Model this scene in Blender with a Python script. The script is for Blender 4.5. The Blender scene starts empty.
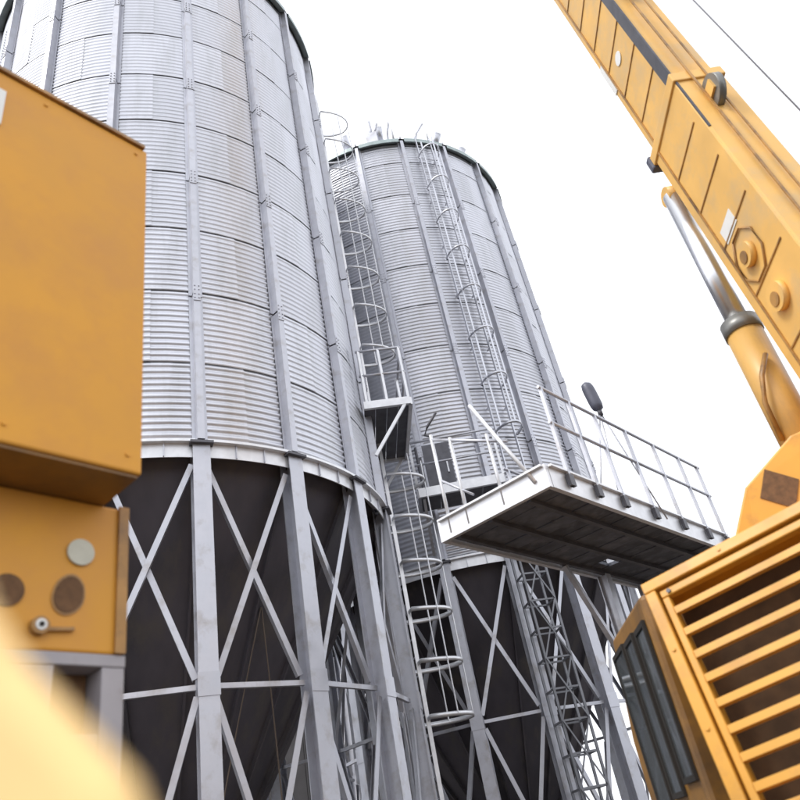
import bpy, math, random
from mathutils import Vector, Matrix
random.seed(7)
R_ = math.radians
sc = bpy.context.scene
col = sc.collection

# ------------------------------------------------------------------ camera
EYE = 1.6
FPX = 749.83                                   # focal length for an 800 px wide frame
right = Vector((0.98006, 0.10560, -0.16829))   # image right, down and forward in the world
down = Vector((-0.19868, 0.52091, -0.83017))
fwd = Vector((0.0, 0.84706, 0.53151))
cd = bpy.data.cameras.new('camera')
cam = bpy.data.objects.new('camera', cd)
col.objects.link(cam)
m = Matrix.Identity(4)
for i, v in enumerate((right, -down, -fwd)):
    for j in range(3):
        m[j][i] = v[j]
m.translation = (0, 0, EYE)
cam.matrix_world = m
cd.sensor_width = 36
cd.lens = 36 * FPX / 800
cd.clip_start = 0.02
cd.clip_end = 3000
cd.dof.use_dof = True
cd.dof.focus_distance = 13
cd.dof.aperture_fstop = 2.1
sc.camera = cam

# ------------------------------------------------------------------ sky, sun, exposure
SUN_EL, SUN_AZ = 52, -125                      # azimuth clockwise from +Y
w = bpy.data.worlds.new('World')
sc.world = w
w.use_nodes = True
nt = w.node_tree
bg = nt.nodes['Background']
sky = nt.nodes.new('ShaderNodeTexSky')
sky.sky_type = 'NISHITA'
sky.sun_disc = False
sky.sun_elevation = R_(SUN_EL)
sky.sun_rotation = R_(SUN_AZ)
sky.dust_density = 6
hs = nt.nodes.new('ShaderNodeHueSaturation')
hs.inputs['Saturation'].default_value = 0.2
mx = nt.nodes.new('ShaderNodeMixRGB')
mx.inputs[0].default_value = 0.75              # overcast: mostly even cloud light
mx.inputs[2].default_value = (13.2, 13.5, 14.2, 1)
nt.links.new(sky.outputs[0], hs.inputs['Color'])
nt.links.new(hs.outputs[0], mx.inputs[1])
nt.links.new(mx.outputs[0], bg.inputs[0])
bg.inputs[1].default_value = 0.1
ld = bpy.data.lights.new('sun', 'SUN')
ld.energy = 1.4
ld.angle = R_(18)
ld.color = (1, 0.96, 0.9)
sun = bpy.data.objects.new('sun', ld)
col.objects.link(sun)
e, a = R_(SUN_EL), R_(SUN_AZ)
sd = Vector((math.cos(e) * math.sin(a), math.cos(e) * math.cos(a), math.sin(e)))
sun.rotation_euler = (-sd).to_track_quat('-Z', 'Y').to_euler()
sun.location = sd * 60
vs = sc.view_settings
vs.view_transform = 'Standard'
vs.look = 'None'
vs.gamma = 1
vs.exposure = 0.52

# ------------------------------------------------------------------ materials
def mat(name, c, rough=0.5, metal=0.0, var=0.0, scale=6.0, bump=0.0, bscale=60.0, dirt=None, dscale=1.5, dlo=0.5, dhi=0.75,
        rnd=0.0, stretch=(1, 1, 1), spec=0.5, rvar=0.0):
    M = bpy.data.materials.new(name)
    M.use_nodes = True
    n = M.node_tree
    N, L = n.nodes, n.links
    b = N['Principled BSDF']
    b.inputs['Roughness'].default_value = rough
    b.inputs['Metallic'].default_value = metal
    b.inputs['Specular IOR Level'].default_value = spec
    tc = N.new('ShaderNodeTexCoord')
    mp = N.new('ShaderNodeMapping')
    mp.inputs['Scale'].default_value = stretch
    L.new(tc.outputs['Object'], mp.inputs[0])
    cur = N.new('ShaderNodeRGB')
    cur.outputs[0].default_value = (*c, 1)
    cur = cur.outputs[0]
    no = N.new('ShaderNodeTexNoise')
    no.inputs['Scale'].default_value = scale
    no.inputs['Detail'].default_value = 6
    L.new(mp.outputs[0], no.inputs['Vector'])
    if var or rnd:
        mr = N.new('ShaderNodeMapRange')
        mr.inputs[1].default_value, mr.inputs[2].default_value = 0.3, 0.7
        mr.inputs[3].default_value, mr.inputs[4].default_value = 1 - var, 1 + var
        L.new(no.outputs[0], mr.inputs[0])
        val = mr.outputs[0]
        if rnd:
            oi = N.new('ShaderNodeObjectInfo')
            r2 = N.new('ShaderNodeMapRange')
            r2.inputs[3].default_value, r2.inputs[4].default_value = 1 - rnd, 1 + rnd
            L.new(oi.outputs['Random'], r2.inputs[0])
            mu = N.new('ShaderNodeMath')
            mu.operation = 'MULTIPLY'
            L.new(val, mu.inputs[0])
            L.new(r2.outputs[0], mu.inputs[1])
            val = mu.outputs[0]
        hv = N.new('ShaderNodeHueSaturation')
        L.new(val, hv.inputs['Value'])
        L.new(cur, hv.inputs['Color'])
        cur = hv.outputs[0]
    if dirt:
        d = N.new('ShaderNodeTexNoise')
        d.inputs['Scale'].default_value = dscale
        d.inputs['Detail'].default_value = 8
        d.inputs['Roughness'].default_value = 0.65
        L.new(mp.outputs[0], d.inputs['Vector'])
        r = N.new('ShaderNodeMapRange')
        r.inputs[1].default_value, r.inputs[2].default_value = dlo, dhi
        L.new(d.outputs[0], r.inputs[0])
        x = N.new('ShaderNodeMixRGB')
        x.inputs[2].default_value = (*dirt, 1)
        L.new(r.outputs[0], x.inputs[0])
        L.new(cur, x.inputs[1])
        cur = x.outputs[0]
    L.new(cur, b.inputs['Base Color'])
    if rvar:
        rr = N.new('ShaderNodeMapRange')
        rr.inputs[1].default_value, rr.inputs[2].default_value = 0.3, 0.7
        rr.inputs[3].default_value, rr.inputs[4].default_value = rough - rvar, rough + rvar
        L.new(no.outputs[0], rr.inputs[0])
        L.new(rr.outputs[0], b.inputs['Roughness'])
    if bump:
        bn = N.new('ShaderNodeTexNoise')
        bn.inputs['Scale'].default_value = bscale
        bn.inputs['Detail'].default_value = 4
        L.new(mp.outputs[0], bn.inputs['Vector'])
        bu = N.new('ShaderNodeBump')
        bu.inputs['Strength'].default_value = bump
        bu.inputs['Distance'].default_value = 0.02
        L.new(bn.outputs[0], bu.inputs['Height'])
        L.new(bu.outputs[0], b.inputs['Normal'])
    return M

GALV = mat('galvanised_sheet', (0.60, 0.61, 0.66), 0.40, 0.85, var=0.08, scale=2.5, rnd=0.06, dirt=(0.47, 0.48, 0.50), dscale=3.5,
           dlo=0.48, dhi=0.85, stretch=(1, 1, 0.12), rvar=0.08)
STEEL = mat('galvanised_section', (0.50, 0.51, 0.56), 0.45, 0.65, var=0.10, scale=5, rnd=0.07, dirt=(0.28, 0.245, 0.21), dscale=3.0,
            dlo=0.52, dhi=0.85, rvar=0.1)
BOLTED = mat('galvanised_bright', (0.72, 0.73, 0.76), 0.4, 0.5, var=0.08, scale=8)
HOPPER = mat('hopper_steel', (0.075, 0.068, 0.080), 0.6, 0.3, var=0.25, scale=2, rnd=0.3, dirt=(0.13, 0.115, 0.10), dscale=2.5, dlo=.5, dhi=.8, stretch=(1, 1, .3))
ORANGE = mat('crane_paint', (0.68, 0.33, 0.04), 0.42, 0.0, var=0.07, scale=3, dirt=(0.34, 0.17, 0.05), dscale=3.5, dlo=0.50, dhi=0.85,
             bump=0.04, bscale=9, rvar=0.08)
ORANGE_L = mat('hazed_boom_paint', (0.78, 0.46, 0.13), 0.45, 0.0, var=0.09, scale=2.5, dirt=(0.48, 0.38, 0.24), dscale=2.2, dlo=0.47, dhi=0.85,
               bump=0.03, bscale=7, rvar=0.08)  # paler than the crane paint: veiling glare is put into this colour
ORANGE_H = mat('housing_paint', (0.70, 0.33, 0.04), 0.5, 0.0, var=0.09, scale=1.6, spec=.35, dirt=(0.60, 0.27, 0.06), dscale=2.0, dlo=0.45, dhi=0.8,
               bump=0.05, bscale=5, rvar=0.1)
RUSTY = mat('oily_paint', (0.42, 0.22, 0.06), 0.45, 0.0, var=0.2, scale=5, dirt=(0.12, 0.07, 0.04), dscale=4, dlo=0.45, dhi=0.7)
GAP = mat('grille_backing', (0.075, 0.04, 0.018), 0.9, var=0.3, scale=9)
BROWN = mat('brown_mesh', (0.14, 0.07, 0.03), 0.8, var=0.25, scale=30)
SHADEP = mat('shaded_paint', (0.26, 0.13, 0.03), 0.45, var=0.15, scale=4, dirt=(0.08, 0.05, 0.03), dscale=3, dlo=.45, dhi=.75)  # crane orange darkened: shade on the cab is put into the colour
BARREL = mat('barrel_paint', (0.62, 0.36, 0.10), 0.4, var=0.12, scale=4, dirt=(0.28, 0.20, 0.12), dscale=2.5, dlo=.4, dhi=.7, stretch=(1, 1, .4))
GLAND = mat('gland_steel', (0.22, 0.22, 0.21), 0.4, 0.5, var=.15)
DULL = mat('dull_steel', (0.20, 0.205, 0.225), 0.55, 0.4, var=.15, rnd=.1)
ROPEB = mat('brown_rope', (0.12, 0.09, 0.07), 0.9)
BLACK = mat('black_void', (0.02, 0.017, 0.015), 0.8, var=0.2)
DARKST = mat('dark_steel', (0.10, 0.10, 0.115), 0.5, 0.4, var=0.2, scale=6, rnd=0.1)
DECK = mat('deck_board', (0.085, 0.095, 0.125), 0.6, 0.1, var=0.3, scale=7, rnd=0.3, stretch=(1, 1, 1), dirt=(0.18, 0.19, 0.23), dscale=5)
GREYF = mat('grey_frame_paint', (0.36, 0.34, 0.36), 0.55, 0.1, var=0.1, scale=5, dirt=(0.2, 0.15, 0.1), dscale=4, dlo=0.5, dhi=0.8)
WHITE = mat('white_sticker', (0.78, 0.78, 0.76), 0.4, var=0.05)
LENS = mat('pale_reflector', (0.50, 0.49, 0.40), 0.25, 0.0, var=0.12, scale=14)
CHROME = mat('chrome_rod', (0.80, 0.81, 0.84), 0.28, 1.0)
GLASS = mat('cab_glass', (0.22, 0.25, 0.27), 0.04, 0.7, spec=1.0)
RUBBER = mat('rubber', (0.025, 0.024, 0.023), 0.8, var=0.2)
CREAM = mat('cream_standin', (0.95, 0.64, 0.27), 0.45, var=0.06, scale=9)
ROOFT = mat('eave_trim', (0.34, 0.40, 0.40), 0.45, 0.5, var=0.12, scale=5)
SHEDM = mat('shed_wall', (0.055, 0.052, 0.055), 0.8, var=0.25, scale=1.5, rnd=0.2)
SHEDR = mat('shed_roof', (0.09, 0.09, 0.10), 0.7, var=0.2, scale=2, rnd=0.2)
GROUND = mat('yard_ground', (0.085, 0.072, 0.06), 0.9, var=0.25, scale=0.8, dirt=(0.07, 0.06, 0.05), dscale=0.3, dlo=0.4, dhi=0.7, bump=0.5, bscale=8)
CONC = mat('concrete', (0.28, 0.27, 0.25), 0.85, var=0.15, scale=3)
ROPE = mat('wire_rope', (0.30, 0.30, 0.33), 0.5, 0.6)
LAMPG = mat('lamp_housing', (0.10, 0.105, 0.14), 0.45, 0.2, var=0.1)

# ------------------------------------------------------------------ mesh helpers
V3 = Vector
class MB:
    def __init__(s):
        s.v, s.f, s.sm = [], [], []
    def add(s, vs, fs, smooth=False):
        o = len(s.v)
        s.v += [tuple(p) for p in vs]
        s.f += [tuple(i + o for i in f) for f in fs]
        s.sm += [smooth] * len(fs)
        return s
    def frame_box(s, o, ax, ay, az):
        """box with corner-centre o and half axes ax, ay, az"""
        o, ax, ay, az = V3(o), V3(ax), V3(ay), V3(az)
        if ax.cross(ay).dot(az) < 0:
            ax = -ax
        vs = [o + i * ax + j * ay + k * az for k in (-1, 1) for j in (-1, 1) for i in (-1, 1)]
        return s.add(vs, [(0, 2, 3, 1), (4, 5, 7, 6), (0, 1, 5, 4), (2, 6, 7, 3), (0, 4, 6, 2), (1, 3, 7, 5)])
    def box(s, x0, x1, y0, y1, z0, z1):
        return s.frame_box(((x0 + x1) / 2, (y0 + y1) / 2, (z0 + z1) / 2), ((x1 - x0) / 2, 0, 0), (0, (y1 - y0) / 2, 0), (0, 0, (z1 - z0) / 2))
    def bar(s, p, q, a, b, side=(0, 0, 1)):
        """rectangular bar p-q, size a across 'side', b along 'side'"""
        p, q = V3(p), V3(q)
        d = (q - p)
        L = d.length
        d.normalize()
        sv = V3(side)
        x = d.cross(sv)
        if x.length < 1e-4:
            x = d.cross(V3((1, 0, 0)))
        x.normalize()
        y = x.cross(d)
        return s.frame_box((p + q) / 2, x * a / 2, y * b / 2, d * L / 2)
    def tube(s, p, q, r, n=8, r2=None, caps=True):
        p, q = V3(p), V3(q)
        d = (q - p).normalized()
        x = d.cross(V3((0, 0, 1)))
        if x.length < 1e-3:
            x = V3((1, 0, 0))
        x.normalize()
        y = d.cross(x)
        r2 = r if r2 is None else r2
        vs = []
        for c, rr in ((p, r), (q, r2)):
            for i in range(n):
                t = 2 * math.pi * i / n
                vs.append(c + x * rr * math.cos(t) + y * rr * math.sin(t))
        s.add(vs, [(i, (i + 1) % n, n + (i + 1) % n, n + i) for i in range(n)], True)
        if caps:
            o = len(s.v) - 2 * n
            s.f += [tuple(o + n - 1 - i for i in range(n)), tuple(o + n + i for i in range(n))]
            s.sm += [False, False]
        return s
    def path(s, pts, r, n=6, flat=None):
        pts = [V3(p) for p in pts]
        rings = []
        for i, p in enumerate(pts):
            d = (pts[min(i + 1, len(pts) - 1)] - pts[max(i - 1, 0)]).normalized()
            x = d.cross(V3((0, 0, 1)))
            if x.length < 1e-3:
                x = V3((1, 0, 0))
            x.normalize()
            y = d.cross(x)
            rx, ry = flat or (r, r)
            rings.append([p + x * rx * math.cos(2 * math.pi * k / n + .4) + y * ry * math.sin(2 * math.pi * k / n + .4) for k in range(n)])
        vs = [v for rg in rings for v in rg]
        fs = [(i * n + k, i * n + (k + 1) % n, (i + 1) * n + (k + 1) % n, (i + 1) * n + k) for i in range(len(pts) - 1) for k in range(n)]
        fs += [tuple(range(n - 1, -1, -1)), tuple((len(pts) - 1) * n + k for k in range(n))]
        return s.add(vs, fs, True)
    def prism(s, poly, ext):
        """polygon of 3D points extruded by vector ext"""
        n = len(poly)
        ext = V3(ext)
        vs = [V3(p) for p in poly] + [V3(p) + ext for p in poly]
        fs = [tuple(range(n - 1, -1, -1)), tuple(range(n, 2 * n))] + [(i, (i + 1) % n, n + (i + 1) % n, n + i) for i in range(n)]
        return s.add(vs, fs)
    def mesh(s, name, material, bevel=0):
        me = bpy.data.meshes.new(name)
        me.from_pydata(s.v, [], s.f)
        me.polygons.foreach_set('use_smooth', s.sm)
        me.materials.append(material)
        me.update()
        import bmesh
        bm = bmesh.new()
        bm.from_mesh(me)
        bmesh.ops.recalc_face_normals(bm, faces=bm.faces)
        if bevel:
            ed = [x for x in bm.edges if len(x.link_faces) == 2 and x.calc_face_angle(0) > 0.5]
            bmesh.ops.bevel(bm, geom=ed, offset=bevel, segments=2, affect='EDGES', profile=0.5)
        bm.to_mesh(me)
        bm.free()
        return me
    def obj(s, name, material, parent=None, bevel=0):
        return link(name, s.mesh(name, material, bevel), parent)

def link(name, data, parent=None):
    o = bpy.data.objects.new(name, data)
    col.objects.link(o)
    if parent:
        o.parent = parent
    return o

def thing(name, label, cat, loc=(0, 0, 0), rz=0, group=None):
    o = link(name, None)
    o.location = loc
    o.rotation_euler = (0, 0, rz)
    return tag(o, label, cat, group)

def tag(o, label, cat, group=None):
    o['label'] = label
    o['category'] = cat
    if group:
        o['group'] = group
    return o

def struct(o):
    o['kind'] = 'structure'
    return o

# ------------------------------------------------------------------ ground
mb = MB()
n, S = 40, 900
def gz(x, y):
    d = math.hypot(x, y)
    return 0 if d < 60 else 0.6 * math.sin(x * .013) * math.cos(y * .017)
xs = [math.copysign(abs(t) ** 2.2, t) * S for t in [i / n * 2 - 1 for i in range(n + 1)]]
vs_ = [(x, y, gz(x, y)) for y in xs for x in xs]
mb.add(vs_, [(j * (n + 1) + i, j * (n + 1) + i + 1, (j + 1) * (n + 1) + i + 1, (j + 1) * (n + 1) + i) for j in range(n) for i in range(n)])
struct(mb.obj('ground', GROUND))

# ------------------------------------------------------------------ silos
RAD, ZB, ZT, NR = 3.51, 6.46, 18.53, 18
RING = 1.25
NRING = 9
ZT = ZB + 0.06 + RING * 9.62
GRP = 'galvanised hopper silos on legs'

def pol(r, deg, z=0):
    return V3((r * math.cos(R_(deg)), r * math.sin(R_(deg)), z))

def sheet_mesh(height, nw):
    mb = MB()
    seg, per = 10, 6
    nz = max(1, int(nw * per))
    span = 40.0
    vs = []
    for k in range(nz + 1):
        t = k / nz
        r0 = RAD + 0.002 - 0.004 * t + 0.0115 * math.sin(2 * math.pi * nw * t)
        for i in range(seg + 1):
            u = i / seg
            lap = 0.003 * u + (0.006 if i == seg else 0)
            vs.append(pol(r0 + lap, -20.25 + (span + 0.5) * u, t * (height + 0.02)))
    fs = [(k * (seg + 1) + i, k * (seg + 1) + i + 1, (k + 1) * (seg + 1) + i + 1, (k + 1) * (seg + 1) + i) for k in range(nz) for i in range(seg)]
    mb.add(vs, fs, True)
    return mb.mesh('wall_sheet', GALV)

def hat_mesh(L):
    """hat-section stiffener along z, standing off the wall at angle 0"""
    mb = MB()
    prof = [(-.095, .014), (-.046, .014), (-.040, .125), (.040, .125), (.046, .014), (.095, .014), (.095, .020), (.050, .020), (.044, .134), (-.044, .134), (-.050, .020), (-.095, .020)]
    P = [(RAD + b, a, 0) for a, b in prof]
    # split in quads strips so that the cross-section stays clean
    vs = [V3(p) for p in P] + [V3(p) + V3((0, 0, L)) for p in P]
    n = len(P)
    mb.add(vs, [(i, (i + 1) % n, n + (i + 1) % n, n + i) for i in range(n)])
    return mb.mesh('stiffener', STEEL)

def build_silo(loc, rz, label):
    root = thing('grain_silo', label, 'silo', loc, rz, GRP)
    base = ZB + 0.06
    full = sheet_mesh(RING, 13)
    top = sheet_mesh(RING * .62, 8)
    for r in range(10):
        for k in range(9):
            o = link('wall_sheet', full if r < 9 else top, root)
            o.location.z = base + r * RING
            o.rotation_euler.z = R_(40 * k + (10 if r % 2 else 30))
    # stiffeners in five lengths with splice plates
    LN = (ZT - base) / 5
    hm = hat_mesh(LN - .03)
    sp = MB().box(RAD + .13, RAD + .144, -.05, .05, -.16, .16)
    for s_ in (-1, 1):
        for zz in (-.11, -.04, .04, .11):
            sp.tube((RAD + .144, s_ * .028, zz), (RAD + .156, s_ * .028, zz), .011, 6)
    sp = sp.mesh('splice_plate', STEEL)
    for k in range(NR):
        for j in range(5):
            o = link('stiffener', hm, root)
            o.location.z = base + j * LN
            o.rotation_euler.z = R_(20 * k)
            if j:
                p = link('splice_plate', sp, o)
                p.location.z = -0.015
    # ring beam, one segment per bay, with its top flange and gussets
    rb = MB()
    sg = 6
    a0, a1 = 1.2, 18.8
    def arc(r, z):
        return [pol(r, a0 + (a1 - a0) * i / sg, z) for i in range(sg + 1)]
    prof = [(RAD + .05, ZB - .17), (RAD + .065, ZB - .17), (RAD + .065, ZB + .015), (RAD + .14, ZB + .015), (RAD + .14, ZB + .05), (RAD - .1, ZB + .05), (RAD - .1, ZB + .03), (RAD + .05, ZB + .03)]
    rows = [arc(r, z) for r, z in prof]
    vs = [v for row in rows for v in row]
    q = len(prof)
    fs = [(i * (sg + 1) + k, i * (sg + 1) + k + 1, ((i + 1) % q) * (sg + 1) + k + 1, ((i + 1) % q) * (sg + 1) + k) for i in range(q) for k in range(sg)]
    rb.add(vs, fs)
    rbm = rb.mesh('ring_beam', BOLTED)
    gus = [MB().bar(pol(RAD + .066, d_, ZB - .165), pol(RAD + .066, d_, ZB + .012), .012, .05, pol(1, d_)).mesh('gusset', STEEL) for d_ in (7, 13)]
    eb = MB()
    for r_, z_ in ((.0, 0),):
        rows = [arc(RAD + .16, ZT - .10), arc(RAD + .16, ZT + .03), arc(RAD + .03, ZT + .06), arc(RAD + .03, ZT - .02), arc(RAD + .145, ZT - .10)]
        a0, a1 = -.2, 20.2
        vs = [v for row in rows for v in row]
        eb.add(vs, [(i * (sg + 1) + k, i * (sg + 1) + k + 1, ((i + 1) % 5) * (sg + 1) + k + 1, ((i + 1) % 5) * (sg + 1) + k) for i in range(5) for k in range(sg)])
    ebm = eb.mesh('eave', ROOFT)
    # roof panel: a folded pie slice with a raised seam rib
    HR = 1.75
    rp = MB()
    rp.add([pol(RAD + .14, -9.99, ZT + .04), pol(RAD + .14, 9.99, ZT + .04), pol(.35, 9.99, ZT + HR), pol(.35, -9.99, ZT + HR)], [(0, 1, 2, 3)])
    rp.bar(pol(RAD + .12, 9.9, ZT + .09), pol(.36, 9.9, ZT + HR + .04), .04, .07)
    rpm = rp.mesh('roof_panel', GALV)
    # hopper cone panel
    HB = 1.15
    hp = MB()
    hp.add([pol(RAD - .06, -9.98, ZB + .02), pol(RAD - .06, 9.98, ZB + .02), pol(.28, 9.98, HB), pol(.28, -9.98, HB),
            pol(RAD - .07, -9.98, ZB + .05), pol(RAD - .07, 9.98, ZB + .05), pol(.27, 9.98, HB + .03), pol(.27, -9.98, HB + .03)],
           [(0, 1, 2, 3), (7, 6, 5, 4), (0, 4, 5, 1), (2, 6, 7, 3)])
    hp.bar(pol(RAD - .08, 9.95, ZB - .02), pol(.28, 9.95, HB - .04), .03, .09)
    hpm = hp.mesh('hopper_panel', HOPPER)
    # H-section leg
    lg = MB()
    c = RAD + .01
    lg.box(c + .095, c + .11, -.105, .105, .03, ZB - .02)
    lg.box(c - .11, c - .095, -.105, .105, .03, ZB - .02)
    lg.box(c - .0948, c + .0948, -.006, .006, .03, ZB - .02)
    lgm = lg.mesh('leg', STEEL)
    bpm = MB().box(c - .22, c + .22, -.22, .22, 0, .029).mesh('base_plate', STEEL)
    cpm = MB().box(c + .0, c + .17, -.14, .14, ZB - .02, ZB + .014).mesh('leg_cap', DARKST)
    ZM = 3.6
    def diag(k0, z0, z1, off):
        p, q_ = pol(RAD + off, 1.75, z0), pol(RAD + off, 18.25, z1)
        b = MB()
        nrm = pol(1, 10)
        b.bar(p, q_, .068, .008, nrm)
        dd = (q_ - p).normalized()
        perp = dd.cross(nrm).normalized()
        b.bar(p + perp * .030 - nrm * .033, q_ + perp * .030 - nrm * .033, .008, .057, nrm)
        return b.mesh('brace', STEEL)
    d1, d2 = diag(0, ZM + .1, ZB - .25, .02), diag(0, ZB - .25, ZM + .1, -.075)
    d3, d4 = diag(0, .25, ZM - .1, .02), diag(0, ZM - .1, .25, -.075)
    hz = MB().bar(pol(RAD - .02, 1.8, ZM), pol(RAD - .02, 18.2, ZM), .05, .055).mesh('tie_bar', STEEL)
    gp = MB().box(c + .1102, c + .118, -.115, .115, ZM - .12, ZM + .12).mesh('gusset_plate', STEEL)
    for k in range(NR):
        rz_ = R_(20 * k)
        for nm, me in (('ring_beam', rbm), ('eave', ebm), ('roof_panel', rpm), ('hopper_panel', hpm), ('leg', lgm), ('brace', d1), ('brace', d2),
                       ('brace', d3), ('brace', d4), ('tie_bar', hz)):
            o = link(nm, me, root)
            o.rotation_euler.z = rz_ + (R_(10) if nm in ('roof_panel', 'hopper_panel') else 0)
            if nm == 'leg':
                for n2, m2 in (('base_plate', bpm), ('leg_cap', cpm), ('gusset_plate', gp)):
                    link(n2, m2, o)
            if nm == 'ring_beam':
                for g_ in gus:
                    link('gusset', g_, o)
    # peak cap, rim vents, hopper outlet
    MB().tube((0, 0, ZT + 1.70), (0, 0, ZT + 2.0), .42, 18).tube((0, 0, ZT + 2.0), (0, 0, ZT + 2.25), .42, 18, .1).obj('roof_cap', GALV, root)
    MB().tube((0, 0, .85), (0, 0, 1.17), .3, 16).box(-.38, .38, -.38, .38, .78, .85).tube((0, 0, .35), (0, 0, .78), .16, 12, .24).obj('outlet_gate', DARKST, root)
    ft = MB()
    for k in range(NR):
        p = pol(RAD, 20 * k)
    return root

def ladder(root, deg, off, z0, z1, hz0, hz1, step, wcage=.36, metal=BOLTED, deep=.74):
    """ladder part with stringers, rungs and hoops; deg in the silo's own frame"""
    u = pol(1, deg)
    t = pol(1, deg + 90)
    b = MB()
    for s_ in (-1, 1):
        p = u * (RAD + off) + t * s_ * .21
        b.bar(p + V3((0, 0, z0)), p + V3((0, 0, z1)), .025, .06, u)
        zz = z0 + .6
        while zz < min(z1, ZT):
            if zz > ZB:
                b.bar(u * (RAD + .02) + t * s_ * .21 + V3((0, 0, zz)), p + V3((0, 0, zz)), .03, .02)
            zz += 1.6
    L = b.obj('ladder', metal, root)
    r = MB()
    zz = z0 + .15
    while zz < z1:
        r.tube(u * (RAD + off) - t * .2 + V3((0, 0, zz)), u * (RAD + off) + t * .2 + V3((0, 0, zz)), .010, 5, caps=False)
        zz += .28
    o = r.obj('rung', metal, L)
    o['kind'] = 'stuff'
    N = 12
    def cage(z, i):
        th = math.pi * (i / N)
        return u * (RAD + off + .02 + deep * math.sin(th) ** .8) + t * wcage * (math.cos(th)) + V3((0, 0, z))
    z = hz0
    while z <= hz1 + .01:
        MB().path([u * (RAD + off) + t * .21 + V3((0, 0, z))] + [cage(z, i) for i in range(N + 1)] + [u * (RAD + off) - t * .21 + V3((0, 0, z))], .02, 4, flat=(.014, .040)).obj('cage_hoop', metal, L)
        z += step
    for i in (2, 6, 10):
        MB().bar(cage(hz0, i), cage(hz1, i), .04, .012, u).obj('cage_strap', metal, L)
    return L

S1 = build_silo((-4.178, 11.021, 0), R_(-62.31), 'nearer, larger-looking galvanised corrugated silo on braced steel legs beside the orange housing')
S2 = build_silo((0.679, 17.341, 0), R_(-97.74), 'farther galvanised corrugated silo behind the work platform, its rounded top showing')

# silo 1: ladder round its right flank; a point (x, y) in the world becomes an angle in the silo frame
T1 = 85 + math.degrees(math.atan2(-11.021, 4.178)) + 62.31     # from the camera direction
ladder(S1, T1, .22, 1.2, 8.2, 3.5, 7.9, .8)
ladder(S1, T1 + 3, .22, 8.2, ZT + .15, 10.5, ZT + .05, 1.05)
sp = link('service_platform', None, S1)
du, dt = pol(1, T1 - 8), pol(1, T1 + 82)
r0, r1, tw, pz = RAD - .04, RAD + .74, .98, 8.22
def pp(r, t, z):
    return du * r + dt * t + V3((0, 0, z))
for i in range(4):
    q0, q1 = r0 + (r1 - r0) * i / 4 + .006, r0 + (r1 - r0) * (i + 1) / 4 - .006
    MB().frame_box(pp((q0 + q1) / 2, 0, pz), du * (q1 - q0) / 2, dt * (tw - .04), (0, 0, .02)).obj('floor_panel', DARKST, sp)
for s_ in (-1, 1):
    MB().bar(pp(r0, s_ * tw, pz), pp(r1, s_ * tw, pz), .06, .14).obj('beam', BOLTED, sp)
    MB().bar(pp(RAD + .02, s_ * tw, pz - .95), pp(r1 - .1, s_ * tw, pz - .06), .05, .05).obj('bracket', BOLTED, sp)
    for i, r in enumerate((r0 + .05, (r0 + r1) / 2, r1 - .03)):
        MB().bar(pp(r, s_ * tw, pz + .07), pp(r, s_ * tw, pz + 1.12), .045, .045).obj('post', BOLTED, sp)
    for h in (.6, 1.12):
        MB().tube(pp(r0, s_ * tw, pz + h), pp(r1, s_ * tw, pz + h), .024).obj('rail', STEEL, sp)
MB().bar(pp(r1, -tw, pz), pp(r1, tw, pz), .06, .14).obj('beam', BOLTED, sp)
for h in (.6, 1.12):
    MB().tube(pp(r1, -tw, pz + h), pp(r1, tw, pz + h), .024).obj('rail', STEEL, sp)
MB().bar(pp(r1 - .03, 0, pz + .07), pp(r1 - .03, 0, pz + 1.12), .045, .045).obj('post', BOLTED, sp)

# silo 2: ladder on its front, access door with balcony, roof-edge handrail and vents
tw_ = link('access_tower', None, S2)
du, dt = pol(1, 23), pol(1, 113)
def tp_(i, j, z):
    return du * (RAD + .25 + .38 * i) + dt * (.23 * j) + V3((0, 0, z))
for i in (0, 1):
    for j in (-1, 1):
        MB().bar(tp_(i, j, .0), tp_(i, j, 7.4), .04, .04, du).obj('chord', DULL, tw_)
z = .3
n_ = 0
while z < 7.3:
    for i in (0, 1):
        MB().bar(tp_(i, -1, z), tp_(i, 1, z), .025, .03).obj('crossbar', DULL, tw_)
    for j in (-1, 1):
        MB().bar(tp_(0, j, z), tp_(1, j, z), .025, .03).obj('crossbar', DULL, tw_)
    if n_ % 2 == 0 and z < 6.4:
        MB().bar(tp_(1.04, -1, z), tp_(1.04, 1, z + 1.0), .025, .012, du).obj('diagonal', DULL, tw_)
        MB().bar(tp_(1.1, 1, z), tp_(1.1, -1, z + 1.0), .025, .012, du).obj('diagonal', DULL, tw_)
    z += .5
    n_ += 1
ladder(S2, 29.5, .15, 7.5, ZT + .1, 9.0, ZT - .5, 1.25, .27, GALV, .5)
ba = link('balcony', None, S2)
du, dt = pol(1, 9.5), pol(1, 99.5)
pz, tw, r0, r1 = 7.55, .82, RAD + .13, RAD + .95
for i in range(4):
    t0, t1 = -tw + 2 * tw * i / 4 + .006, -tw + 2 * tw * (i + 1) / 4 - .006
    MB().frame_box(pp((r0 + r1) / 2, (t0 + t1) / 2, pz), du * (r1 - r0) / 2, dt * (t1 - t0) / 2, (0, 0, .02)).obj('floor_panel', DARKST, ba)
MB().bar(pp(r1, -tw, pz), pp(r1, tw, pz), .06, .18).obj('beam', BOLTED, ba)
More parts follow.
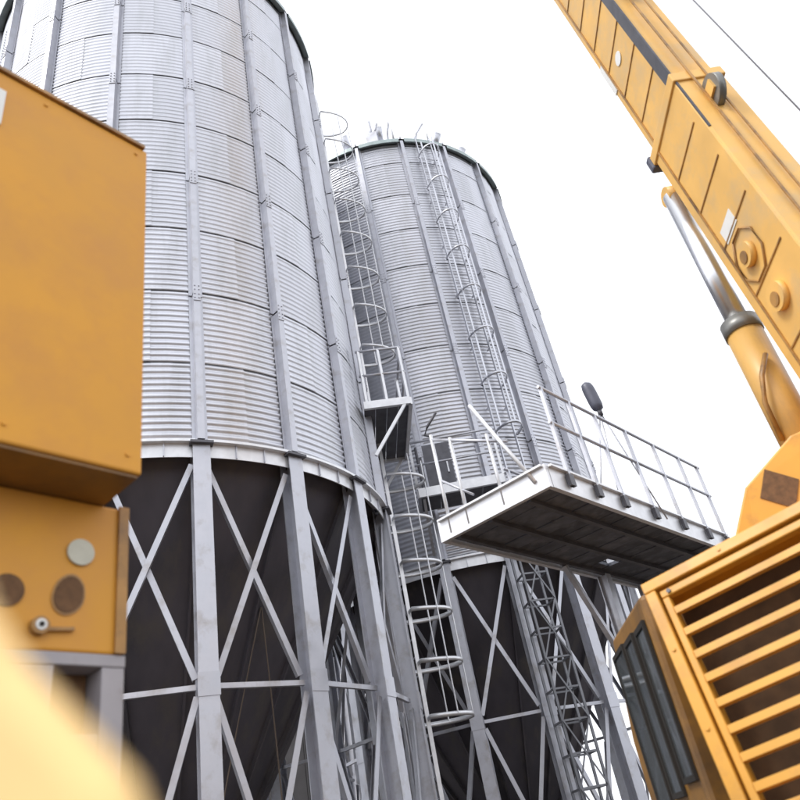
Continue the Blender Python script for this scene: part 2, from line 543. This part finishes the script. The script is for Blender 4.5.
for s_ in (-1, 1):
    MB().bar(pp(r0, s_ * tw, pz), pp(r1 - .03, s_ * tw, pz), .06, .16).obj('beam', STEEL, ba)
    MB().bar(pp(RAD + .02, s_ * tw * .9, pz - .9), pp(r1 - .05, s_ * tw * .9, pz - .1), .05, .05).obj('bracket', STEEL, ba)
    MB().bar(pp(r1 - .02, s_ * tw, pz + .09), pp(r1 - .02, s_ * tw, pz + 1.1), .045, .045).obj('post', BOLTED, ba)
for h in (.6, 1.1):
    MB().tube(pp(r1 - .02, -tw, pz + h), pp(r1 - .02, tw, pz + h), .022).obj('rail', STEEL, ba)
dr = link('access_door', MB().frame_box(pp(RAD + .05, -.35, pz + .85), du * .035, dt * .36, (0, 0, .62)).mesh('access_door', DARKST, .03), S2)
MB().bar(pp(RAD + .1, -.1, pz + .75), pp(RAD + .1, -.1, pz + 1.0), .03, .03).obj('handle', BOLTED, dr)
for k, dg in enumerate((-6, 12, 44, 62)):
    b = MB()
    p = pol(RAD - .55, dg, ZT + .35)
    b.tube(p, p + V3((0, 0, .45)), .11, 10).tube(p + V3((0, 0, .4)), p + pol(.34, dg, .72), .12, 10)
    b.obj('roof_vent', GALV, S2)
for dg in (17, 33):
    MB().path([pol(RAD + .1, dg, ZT + .02), pol(RAD + .1, dg, ZT + .9), pol(RAD - .4, dg, ZT + 1.05), pol(RAD - .9, dg, ZT + .5)], .03, 6).obj('handrail', BOLTED, S2)
b = MB()
p = pol(RAD - .15, 8, ZT + .1)
b.box(p.x - .16, p.x + .16, p.y - .16, p.y + .16, p.z, p.z + .5)
b.tube(p + V3((0, 0, .5)), p + V3((0, 0, 1.15)), .05, 8).tube(p + V3((.1, .1, .5)), p + V3((.1, .22, .85)), .04, 8)
b.obj('level_sensor', STEEL, S2)

# pads under the legs are one slab per silo
for nm, (x, y), lb in (('foundation_slab', (-4.178, 11.021), 'concrete foundation slab under the nearer silo legs'), ('foundation_slab', (0.679, 17.341), 'concrete foundation slab under the farther silo legs')):
    o = MB().tube((0, 0, -.3), (0, 0, -.001 + .0), RAD + .42, 36).obj(nm, CONC)
    o.location = (x, y, 0.0)
    o['kind'] = 'structure'

# thin slack ropes hanging from the nearer hopper to the ground
for k_, (p, q, lb_) in enumerate((((-2.297, 9.424, 4.83), (-3.35, 8.82, .02), 'thin brown rope hanging from the nearer hopper, left of the pair'), ((-2.29, 9.43, 4.83), (-2.14, 9.23, .02), 'thin brown rope hanging from the nearer hopper, right of the pair'))):
    pts_ = [V3(p).lerp(V3(q), t / 8) + V3((.03 * math.sin(t * .39) * (1 if k_ else -1), 0, 0)) for t in range(9)]
    tag(MB().path(pts_, .009, 5).obj('rope', ROPEB), lb_, 'rope', 'ropes under the nearer silo')

# ------------------------------------------------------------------ dark shed behind the silos
shed = thing('storage_shed', 'dark low storage shed seen between the silo legs', 'shed', (-7.2, 27.5, 0))
SW, SH, SD = 9.8, 7.7, 7
cols_ = 24
pm = MB().box(0, 2 * SW / cols_ - .02, 0, .05, .0, SH).box(0, .06, -.03, 0, 0, SH).mesh('wall_panel', SHEDM)
for i in range(cols_):
    o = link('wall_panel', pm, shed)
    o.location = (-SW + i * 2 * SW / cols_, 0, 0)
MB().box(-SW, SW, .06, SD, 0, SH - .05).obj('shed_body', SHEDM, shed)
MB().prism([(-SW - .3, -.3, SH), (-SW - .3, SD + .3, SH), (-SW - .3, SD / 2, SH + .9)], (2 * SW + .6, 0, 0)).obj('roof', SHEDR, shed)

# ------------------------------------------------------------------ work platform on posts in front of the farther silo
A = V3((1.228, 6.508, 0))
ex = V3((0.627, 0.779, 0)).normalized()       # long side, away to the right
ey = V3((-0.779, 0.627, 0))                   # short side, away to the left
PZ = 4.40
PL, PW = 4.1, 1.34
wp = thing('work_platform', 'raised steel work platform with guard rails and dark plank underside, between silo and crane', 'platform', A)
def wl(s_, t_, z):
    return ex * s_ + ey * t_ + V3((0, 0, z))
FH = .235
MB().bar(wl(0, 0, PZ + FH / 2), wl(PL, 0, PZ + FH / 2), .05, FH).bar(wl(0, -.035, PZ + FH - .012), wl(PL, -.035, PZ + FH - .012), .06, .02).obj('edge_beam', BOLTED, wp)
MB().bar(wl(-.03, -.02, PZ + FH / 2), wl(-.03, PW + .03, PZ + FH / 2), .05, FH).bar(wl(-.065, 0, PZ + FH - .012), wl(-.065, PW, PZ + FH - .012), .06, .02).obj('edge_beam', BOLTED, wp)
MB().bar(wl(0, PW, PZ + FH / 2), wl(PL, PW, PZ + FH / 2), .05, FH).obj('edge_beam', BOLTED, wp)
MB().bar(wl(PL, 0, PZ + FH / 2), wl(PL, PW, PZ + FH / 2), .05, FH).obj('edge_beam', BOLTED, wp)
NP = 16
for i in range(NP):
    s0, s1 = .03 + (PL - .06) * i / NP, .03 + (PL - .06) * (i + 1) / NP - .012
    dz = random.uniform(-.008, .008)
    if i == 10:      # a board with a piece broken out lets the sky through
        for t0, t1 in ((.04, .92), (1.06, PW - .04)):
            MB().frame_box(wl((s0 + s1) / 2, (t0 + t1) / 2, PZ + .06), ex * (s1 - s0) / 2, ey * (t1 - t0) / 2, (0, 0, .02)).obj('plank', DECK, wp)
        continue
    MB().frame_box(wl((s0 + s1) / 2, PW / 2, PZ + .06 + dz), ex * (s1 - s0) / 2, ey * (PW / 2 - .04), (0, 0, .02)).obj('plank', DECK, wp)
for t_ in (.3, .78, 1.2):
    MB().bar(wl(.03, t_, PZ + .015), wl(PL - .03, t_, PZ + .015), .05, .05).obj('joist', DARKST, wp)
RH = 1.13
posts = [.30, .82, 1.36, 2.05, 2.75, 3.45, 4.02]
for s_ in posts:
    MB().bar(wl(s_, -.05, PZ + .06), wl(s_, -.05, PZ + FH + RH - .15), .035, .035, ex).obj('post', STEEL, wp)
    MB().frame_box(wl(s_, -.06, PZ + .12), ex * .045, ey * .02, (0, 0, .06)).obj('post_foot', DARKST, wp)
for h in (.55, RH - .15):
    MB().tube(wl(.26, -.05, PZ + FH + h), wl(PL, -.05, PZ + FH + h), .019).obj('rail', STEEL, wp)
for s_ in (1.6, 2.6, 3.5):
    MB().bar(wl(s_, PW + .04, PZ + .06), wl(s_, PW + .04, PZ + FH + RH - .1), .035, .035, ex).obj('post', STEEL, wp)
for h in (.55, RH - .1):
    MB().tube(wl(1.5, PW + .04, PZ + FH + h), wl(PL, PW + .04, PZ + FH + h), .019).obj('rail', STEEL, wp)
# end rail: two upright posts, one leaning post and a bent rail
for t_, h in ((1.22, .98), (.98, .82), (.52, .62)):
    MB().tube(wl(-.04, t_, PZ + .05), wl(-.04, t_, PZ + FH + h), .019).obj('post', BOLTED, wp)
MB().tube(wl(-.06, .12, PZ + .1), wl(-.06, .62, PZ + FH + 1.02), .022).obj('leaning_post', BOLTED, wp)
MB().tube(wl(-.04, 1.24, PZ + FH + .93), wl(-.04, .3, PZ + FH + .42), .017).obj('bent_rail', STEEL, wp)
MB().tube(wl(-.04, 1.2, PZ + FH + .4), wl(-.04, .85, PZ + FH + .08), .013).obj('bent_rail', STEEL, wp)
MB().path([wl(-.04, 1.22, PZ + FH + .97), wl(-.04, 1.3, PZ + FH + 1.02), wl(-.04, 1.24, PZ + FH + 1.1), wl(-.04, 1.08, PZ + FH + 1.2)], .015).obj('hook', DARKST, wp)
# supporting columns
for s_, t_ in ((PL - .15, PW - .12), (PL - .15, .15), (2.9, PW - .12)):
    b = MB()
    for a_ in (-.06, .06):
        b.bar(wl(s_, t_ + a_, .02), wl(s_, t_ + a_, PZ - .012), .012, .12, ex)
    b.bar(wl(s_, t_, .02), wl(s_, t_, PZ - .012), .11, .01, ex)
    b.obj('column', STEEL, wp)
    MB().frame_box(wl(s_, t_, .01), ex * .14, ey * .14, (0, 0, .01)).obj('base_plate', STEEL, wp)
MB().bar(wl(2.9, PW - .12, 3.1), wl(2.0, PW - .12, PZ - .01), .06, .06).obj('knee_brace', STEEL, wp)

# flood lamp on three thin legs standing on the platform
fl = thing('flood_lamp', 'dark capsule-shaped lamp on thin tripod legs standing on the work platform', 'lamp', A + wl(1.75, .06, PZ + .08))
top = V3((.02, -.04, 1.34))
for dx, dy in ((-.42, -.3), (.42, .3), (-.05, .3)):
    MB().tube((dx, dy, 0), top, .010, 6).obj('leg', STEEL, fl)
b = MB()
ax = V3((-.05, .0, .44))
N = 14
prev = []
rows = []
for i in range(11):
    tt = i / 10
    rr = .075 * (1 - abs(2 * tt - 1) ** 5) ** .5 if 0 < tt < 1 else .004
    c = top + ax * tt
    rows.append([c + V3((rr * math.cos(2 * math.pi * k / N), rr * math.sin(2 * math.pi * k / N), 0)) for k in range(N)])
b.add([v for r in rows for v in r], [(i * N + k, i * N + (k + 1) % N, (i + 1) * N + (k + 1) % N, (i + 1) * N + k) for i in range(10) for k in range(N)], True)
b.obj('lamp_head', LAMPG, fl)
MB().tube(top - V3((0, 0, .05)), top + V3((0, 0, .03)), .03, 10).obj('swivel', DARKST, fl)

o = MB().bar(A + wl(1.75, .12, PZ + .27), A + wl(3.9, .10, PZ + .27), .07, .09).bar(A + wl(1.75, .12, PZ + .33), A + wl(3.9, .10, PZ + .33), .12, .02).obj('steel_bar', DARKST)
tag(o, 'dark steel bar lying along the work platform edge', 'bar')

# ------------------------------------------------------------------ mobile crane on the right
cr = thing('mobile_crane', 'orange mobile crane with raised telescopic boom and slatted engine grille', 'crane', (2.4, 5.0, 0))
CO = V3((2.4, 5.0, 0))
def L_(p):
    return V3(p) - CO
# grille: corner at the top left, u runs right, v runs down
TL = V3((1.065, 4.062, 2.698))
gu = V3((0.844, -0.518, 0.136)).normalized()
gv = V3((-0.022, -0.287, -0.958))
gv = (gv - gu * gv.dot(gu)).normalized()
gn = gu.cross(gv)
if gn.y > 0:
    gn = -gn                                   # towards the camera
def G(u, v, d=0):
    return L_(TL + gu * u + gv * v + gn * d)
GW, GH = 1.75, 1.24
gr = link('grille', None, cr)
def gbar(u0, u1, v0, v1, d0, d1, name, material, parent=gr, bevel=.006):
    return MB().frame_box(G((u0 + u1) / 2, (v0 + v1) / 2, (d0 + d1) / 2), gu * (u1 - u0) / 2, gv * (v1 - v0) / 2, gn * (d1 - d0) / 2).obj(name, material, parent, bevel)
gbar(0, GW, 0, .062, -.3, .0, 'frame_rail', ORANGE)
gbar(0, .062, .064, GH, -.3, -.002, 'frame_rail', ORANGE)
gbar(GW - .062, GW, .064, GH, -.3, -.002, 'frame_rail', ORANGE)
gbar(.064, GW - .064, GH - .07, GH, -.3, -.001, 'frame_rail', ORANGE)
gbar(.074, GW - .07, .076, .118, -.07, -.018, 'inner_frame', ORANGE)
gbar(.074, .112, .12, GH - .08, -.07, -.02, 'inner_frame', ORANGE)
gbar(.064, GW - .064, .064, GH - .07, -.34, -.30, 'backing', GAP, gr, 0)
MB().tube(G(.125, .098, -.03), G(.125, .098, -.008), .012, 8).obj('bolt', DARKST, gr)
for u_, v_ in ((.031, .40), (.031, .80), (.45, .031), (.95, .031)):
    MB().tube(G(u_, v_, -.004), G(u_, v_, .006), .010, 6).obj('bolt', ORANGE, gr)
v = .21
first = True
while v < GH - .09:
    # a sloping slat: front lip catches the light, the blade falls back into the shade
    b = MB()
    b.frame_box(G((.114 + GW - .066) / 2, v, -.030), gu * (GW - .18) / 2, gv * .018, gn * .016)
    b.obj('slat', ORANGE, gr)
    v += .1245
# engine housing behind the grille
e0 = [G(0.01, .0, -.02), G(0.01, GH, -.02)]
hb = MB()
bk = V3((-.06, 1.35, -.02))
c1, c2, c3, c4 = G(.46, .02, -.345), G(GW - .02, .02, -.345), G(GW - .02, GH - .01, -.345), G(.46, GH - .01, -.345)
hb.prism([c1, c2, c3, c4], (.05, 1.0, -.03))
hb.obj('engine_housing', ORANGE, cr)
# operator cab further forward on the left side
cb = link('cab', None, cr)
X0, Y0, Y1, Z0, Z1 = 1.13, 4.42, 5.65, 1.45, 2.74
MB().prism([L_((X0, Y0, Z0)), L_((X0, Y0, Z1)), L_((X0, Y1 - .12, Z1 + .02)), L_((X0, Y1 + .25, 2.15)), L_((X0, Y1 + .3, Z0))], (.33, 0.02, 0)).obj('cab_shell', SHADEP, cb, .03)
for y0, y1, z0, z1 in ((4.50, 4.72, 1.80, 2.58), (4.86, 5.10, 1.75, 2.60), (5.22, 5.58, 1.70, 2.62)):
    wn = MB().box(X0 - .012 - CO.x, X0 - .002 - CO.x, y0 - CO.y, y1 - CO.y, z0, z1).obj('window', GLASS, cb)
    f = MB()
    for (a0, a1, b0, b1) in ((y0 - .03, y0, z0 - .03, z1 + .03), (y1, y1 + .03, z0 - .03, z1 + .03), (y0, y1, z0 - .03, z0), (y0, y1, z1, z1 + .03)):
        f.box(X0 - .022 - CO.x, X0 - .003 - CO.x, a0 - CO.y, a1 - CO.y, b0, b1)
    f.obj('window_frame', BLACK, cb)
# turret side plate with the brown vent
tp = [(1.93, 4.84, 2.5), (1.96, 4.816, 3.096), (2.124, 4.746, 3.376), (2.472, 4.575, 3.601), (2.95, 4.33, 3.63), (3.25, 4.18, 2.5)]
tn = V3((.4, .9, 0)).normalized() * .9
MB().prism([L_(p) for p in tp], tn).obj('turret', ORANGE, cr, .015)
vp = [(2.175, 4.722, 3.27), (2.262, 4.676, 3.44), (2.405, 4.606, 3.30), (2.32, 4.645, 3.13)]
MB().prism([L_(V3(p) - V3((.004, .009, 0))) for p in vp], V3((.002, .005, 0))).obj('vent_panel', BROWN, cr)
# boom
Ab = V3((2.835, 4.119, 5.735))
bd = V3((-.01, .105, .994)).normalized()
hd = V3((-.052, .993, -.105))
hd = (hd - bd * hd.dot(bd)).normalized()
xd = hd.cross(bd)
BW, BH = .43, .80
def B(s_, x, h):
    return L_(Ab + bd * s_ + xd * x + hd * h)
bm_ = link('boom', None, cr)
def bbox(s0, s1, x0, x1, h0, h1, name, material, parent=bm_, bevel=0):
    return MB().frame_box(B((s0 + s1) / 2, (x0 + x1) / 2, (h0 + h1) / 2), bd * (s1 - s0) / 2, xd * (x1 - x0) / 2, hd * (h1 - h0) / 2).obj(name, material, parent, bevel)
SC_ = 1.2
bbox(-3.0, SC_, 0, BW, 0, BH, 'base_section', ORANGE_L, bm_, .02)
bbox(SC_ - .10, SC_ + .02, -.018, BW + .018, -.018, BH + .02, 'collar', ORANGE_L, bm_, .01)
bbox(SC_ + .02, 14, .022, BW - .022, .025, BH - .03, 'telescopic_section', ORANGE_L, bm_, .02)
for s0, s1, xo in ((-3.0, SC_ - .11, 0), (SC_ + .03, 14, .022)):
    bbox(s0, s1, xo - .014, xo - .001, BH - .135, BH - .115, 'edge_strip', RUSTY)
k = -2.5
while k < 9:
    if abs(k - SC_) > .15:
        xo = 0 if k < SC_ else .022
        bbox(k, k + .012, xo - .009, xo - .001, .10, BH - .14, 'stiffener', RUSTY)
    k += .47 if k > -.3 else .55
# dark strip painting the recess shade along the boom's upper edge and pale cover strip on its back
bbox(.42, 12, .004, .020, -.005, .115, 'recess_shade', DARKST)
bbox(-2.6, 12, .14, .16, -.03, -.019, 'cable_duct', RUSTY)
bbox(-2.6, 12, .27, .285, -.03, -.019, 'cable_duct', RUSTY)
# pivot bosses and their openings
for s_, h_, r_ in ((-.60, .46, .10), (-1.08, .44, .11)):
    bo = MB().tube(B(s_, -.05, h_), B(s_, .01, h_), r_, 24).obj('pivot_boss', ORANGE_L, bm_)
    MB().tube(B(s_ - .015, -.058, h_ + .01), B(s_ - .015, -.0505, h_ + .01), r_ * .5, 20).obj('bore', RUSTY, bo)
    if h_ > .45:
        pts = [B(s_ + .24 * math.cos(t) * 1.0, -.012, h_ + .2 * math.sin(t)) for t in [math.pi * (i + .5) / 4 for i in range(9)]]
        MB().path(pts, .009, 5).obj('stiffener', RUSTY, bm_)
bbox(-.32, -.17, -.006, -.001, .36, .60, 'notice_plate', WHITE)
MB().tube(B(2.35, .012, .42), B(2.35, .021, .42), .07, 16).obj('notice_plate', WHITE, bm_)
bbox(2.25, 2.75, .012, .021, .70, .765, 'notice_plate', WHITE)
# winch rope guide and rope along the back of the boom
MB().tube(B(.82, .18, -.03), B(.82, .24, -.03), .155, 24).obj('sheave', GLAND, bm_)
MB().bar(B(.82, .17, .0), B(.82, .17, -.12), .12, .02, xd).bar(B(.82, .25, .0), B(.82, .25, -.12), .12, .02, xd).obj('sheave_cheek', ORANGE_L, bm_)
bbox(2.72, 2.98, .17, .25, -.13, .0, 'rope_guide', DARKST)
MB().tube(B(-2.6, .2, -.55), B(14, .2, -.30), .0065, 6).obj('hoist_rope', ROPE, bm_)
MB().bar(B(13.95, .2, -.36), B(13.95, .2, .02), .06, .06, xd).obj('rope_anchor', DARKST, bm_)
bbox(SC_ - .12, SC_ + .06, -.03, .10, BH + .02, BH + .10, 'slide_pad', LAMPG, bm_, .02)
# lift cylinder
lc = link('lift_cylinder', None, cr)
T_ = L_((2.83, 5.13, 6.40))
b0 = L_((2.76, 5.02, 3.45))
dv = (T_ - b0)
fr = .47
MB().tube(b0, b0 + dv * fr, .14, 28).obj('barrel', BARREL, lc)
MB().tube(b0 + dv * (fr - .035), b0 + dv * (fr + .008), .15, 28).obj('gland', GLAND, lc)
MB().tube(b0 + dv * fr, T_, .088, 24).obj('rod', CHROME, lc)
MB().tube(T_ - xd * .07, T_ + xd * .14, .095, 16).obj('rod_eye', ORANGE_L, lc)
sd_ = (b0 + dv * .12).copy()
MB().path([b0 + dv * .10 + V3((-.15, -.06, 0)), b0 + dv * .2 + V3((-.17, -.12, 0)), b0 + dv * .27 + V3((-.12, -.16, 0)), b0 + dv * .33 + V3((-.02, -.17, 0))], .02).obj('hydraulic_hose', RUSTY, lc)
# slewing deck, carrier and wheels
MB().prism([L_((.95, 3.75, 1.32)), L_((3.4, 3.3, 1.32)), L_((3.4, 6.2, 1.32)), L_((.95, 6.2, 1.32))], (0, 0, .13)).obj('slewing_deck', DARKST, cr)
MB().box(-1.0, 1.1, -1.9, 4.6, .75, 1.18).box(-.5, .6, -.6, .6, 1.18, 1.32).obj('carrier', RUSTY, cr)
for x in (-1.15, 1.25):
    for y in (-1.3, 0, 2.6, 3.8):
        wh = MB().tube((x - .16, y, .5), (x + .16, y, .5), .5, 28).obj('wheel', RUBBER, cr)
        MB().tube((x - .17, y, .5), (x + .17, y, .5), .27, 20).obj('rim', RUSTY, wh)
        MB().tube((min(x, 0) + .1 if x < 0 else x - .9, y, .5), (x, y, .5), .07, 8).obj('axle', DARKST, wh)
MB().box(-.9, 1.0, -1.35, -1.25, .5, .76).box(-.9, 1.0, 2.55, 2.65, .5, .76).obj('suspension', DARKST, cr)

# ------------------------------------------------------------------ orange machine housing at the left edge
P0 = V3((-.994, 2.402, 0))
hx = V3((.62, .78, 0)).normalized()           # along the visible face, away to the right
hn = V3((-.78, .62, 0)).normalized()          # into the machine
mh = thing('machine_housing', 'big orange machine housing overhanging a grey base frame at the left edge', 'machine', P0)
def H(s_, d, z):
    return hx * s_ + hn * d + V3((0, 0, z))
def hbox(s0, s1, d0, d1, z0, z1, name, material, bevel=0, parent=mh):
    return MB().frame_box(H((s0 + s1) / 2, (d0 + d1) / 2, (z0 + z1) / 2), hx * (s1 - s0) / 2, hn * (d1 - d0) / 2, V3((0, 0, (z1 - z0) / 2))).obj(name, material, parent, bevel)
hbox(-2.0, 0, 0, 1.5, 3.01, 4.84, 'upper_cover', ORANGE_H, .010)
hbox(-1.99, -.012, .012, 1.49, 2.998, 3.0085, 'underside_shade', SHADEP)  # added dark sheet; shade under the overhang is put into its colour
hbox(-2.02, -.02, -.014, 1.5, 4.842, 4.862, 'top_trim', RUSTY)
lb = hbox(-2.0, .085, .26, 1.45, 2.43, 2.997, 'lower_body', ORANGE_H, .01)
hbox(.045, .085, .245, .259, 2.432, 3.0, 'edge_trim', RUSTY)
def disc(s_, z, r, d, name, material, parent=mh):
    return MB().tube(H(s_, .26 - d, z), H(s_, .262, z), r, 24).obj(name, material, parent)
disc(-.096, 2.789, .050, .012, 'reflector', LENS)
b = MB()
pts = []
for i in range(20):
    t = 2 * math.pi * i / 20
    pts.append(H(-.129 + .052 * math.cos(t) + .008 * math.sin(t), .252, 2.622 + .072 * math.sin(t) * (1 if math.sin(t) > 0 else .85)))
b.prism(pts, hn * .007)
b.obj('oval_opening', BROWN, mh)
b = MB().prism([p - V3((0, 0, 0)) + (p - H(-.129, .252, 2.622)) * .14 + hn * .003 for p in pts], hn * .0045)
b.obj('opening_rim', RUSTY, mh)
disc(-.335, 2.62, .055, .008, 'oval_opening', BROWN)
e_ = disc(-.225, 2.505, .030, .03, 'shackle_boss', RUSTY)
MB().tube(H(-.225, .226, 2.505), H(-.225, .2295, 2.505), .019, 16).obj('washer', WHITE, e_)
MB().tube(H(-.225, .222, 2.505), H(-.225, .2255, 2.505), .009, 12).obj('pin', BLACK, e_)
MB().bar(H(-.20, .25, 2.497), H(-.105, .25, 2.505), .012, .012).obj('latch_bar', RUSTY, mh)
# grey base frame with recesses
hbox(-2.0, .09, .255, 1.4, 2.385, 2.428, 'frame_beam', GREYF, .004)
hbox(.005, .088, .257, .40, .02, 2.384, 'frame_post', GREYF, .004)
hbox(-.62, -.16, .257, .40, .02, 2.384, 'frame_post', GREYF, .004)
hbox(-2.0, -1.5, .257, .40, .02, 2.384, 'frame_post', GREYF, .004)
hbox(-2.0, .0, .36, 1.38, .02, 2.384, 'inner_panel', BROWN)
hbox(-.159, .004, .257, .36, 1.2, 2.17, 'kick_panel', GREYF, .004)
hbox(-.78, -.668, -.008, -.001, 4.50, 4.72, 'notice_plate', WHITE)
for z_ in (3.08, 4.78):
    for s_ in (-.06, -.5, -.95, -1.4):
        MB().tube(H(s_, -.006, z_), H(s_, .002, z_), .009, 6).obj('bolt', ORANGE_H, mh)

# ------------------------------------------------------------------ made-up pale block beside the lens, standing in for a likely finger
pf = [(-.188, 1.790), (-.170, 1.745), (-.157, 1.715), (-.141, 1.691), (-.122, 1.670), (-.100, 1.645), (-.082, 1.60), (-.075, 1.50), (-.075, 0.0), (-.45, 0.0), (-.45, 1.74), (-.40, 1.80), (-.28, 1.815), (-.215, 1.81)]
b = MB().prism([(x, .25, z) for x, z in pf], (-.13, .20, -.02))
o = b.obj('blur_standin', CREAM, None, .02)
tag(o, 'out-of-focus pale yellow rounded stand-in for a likely finger, close up in the lower left corner', 'stand-in')
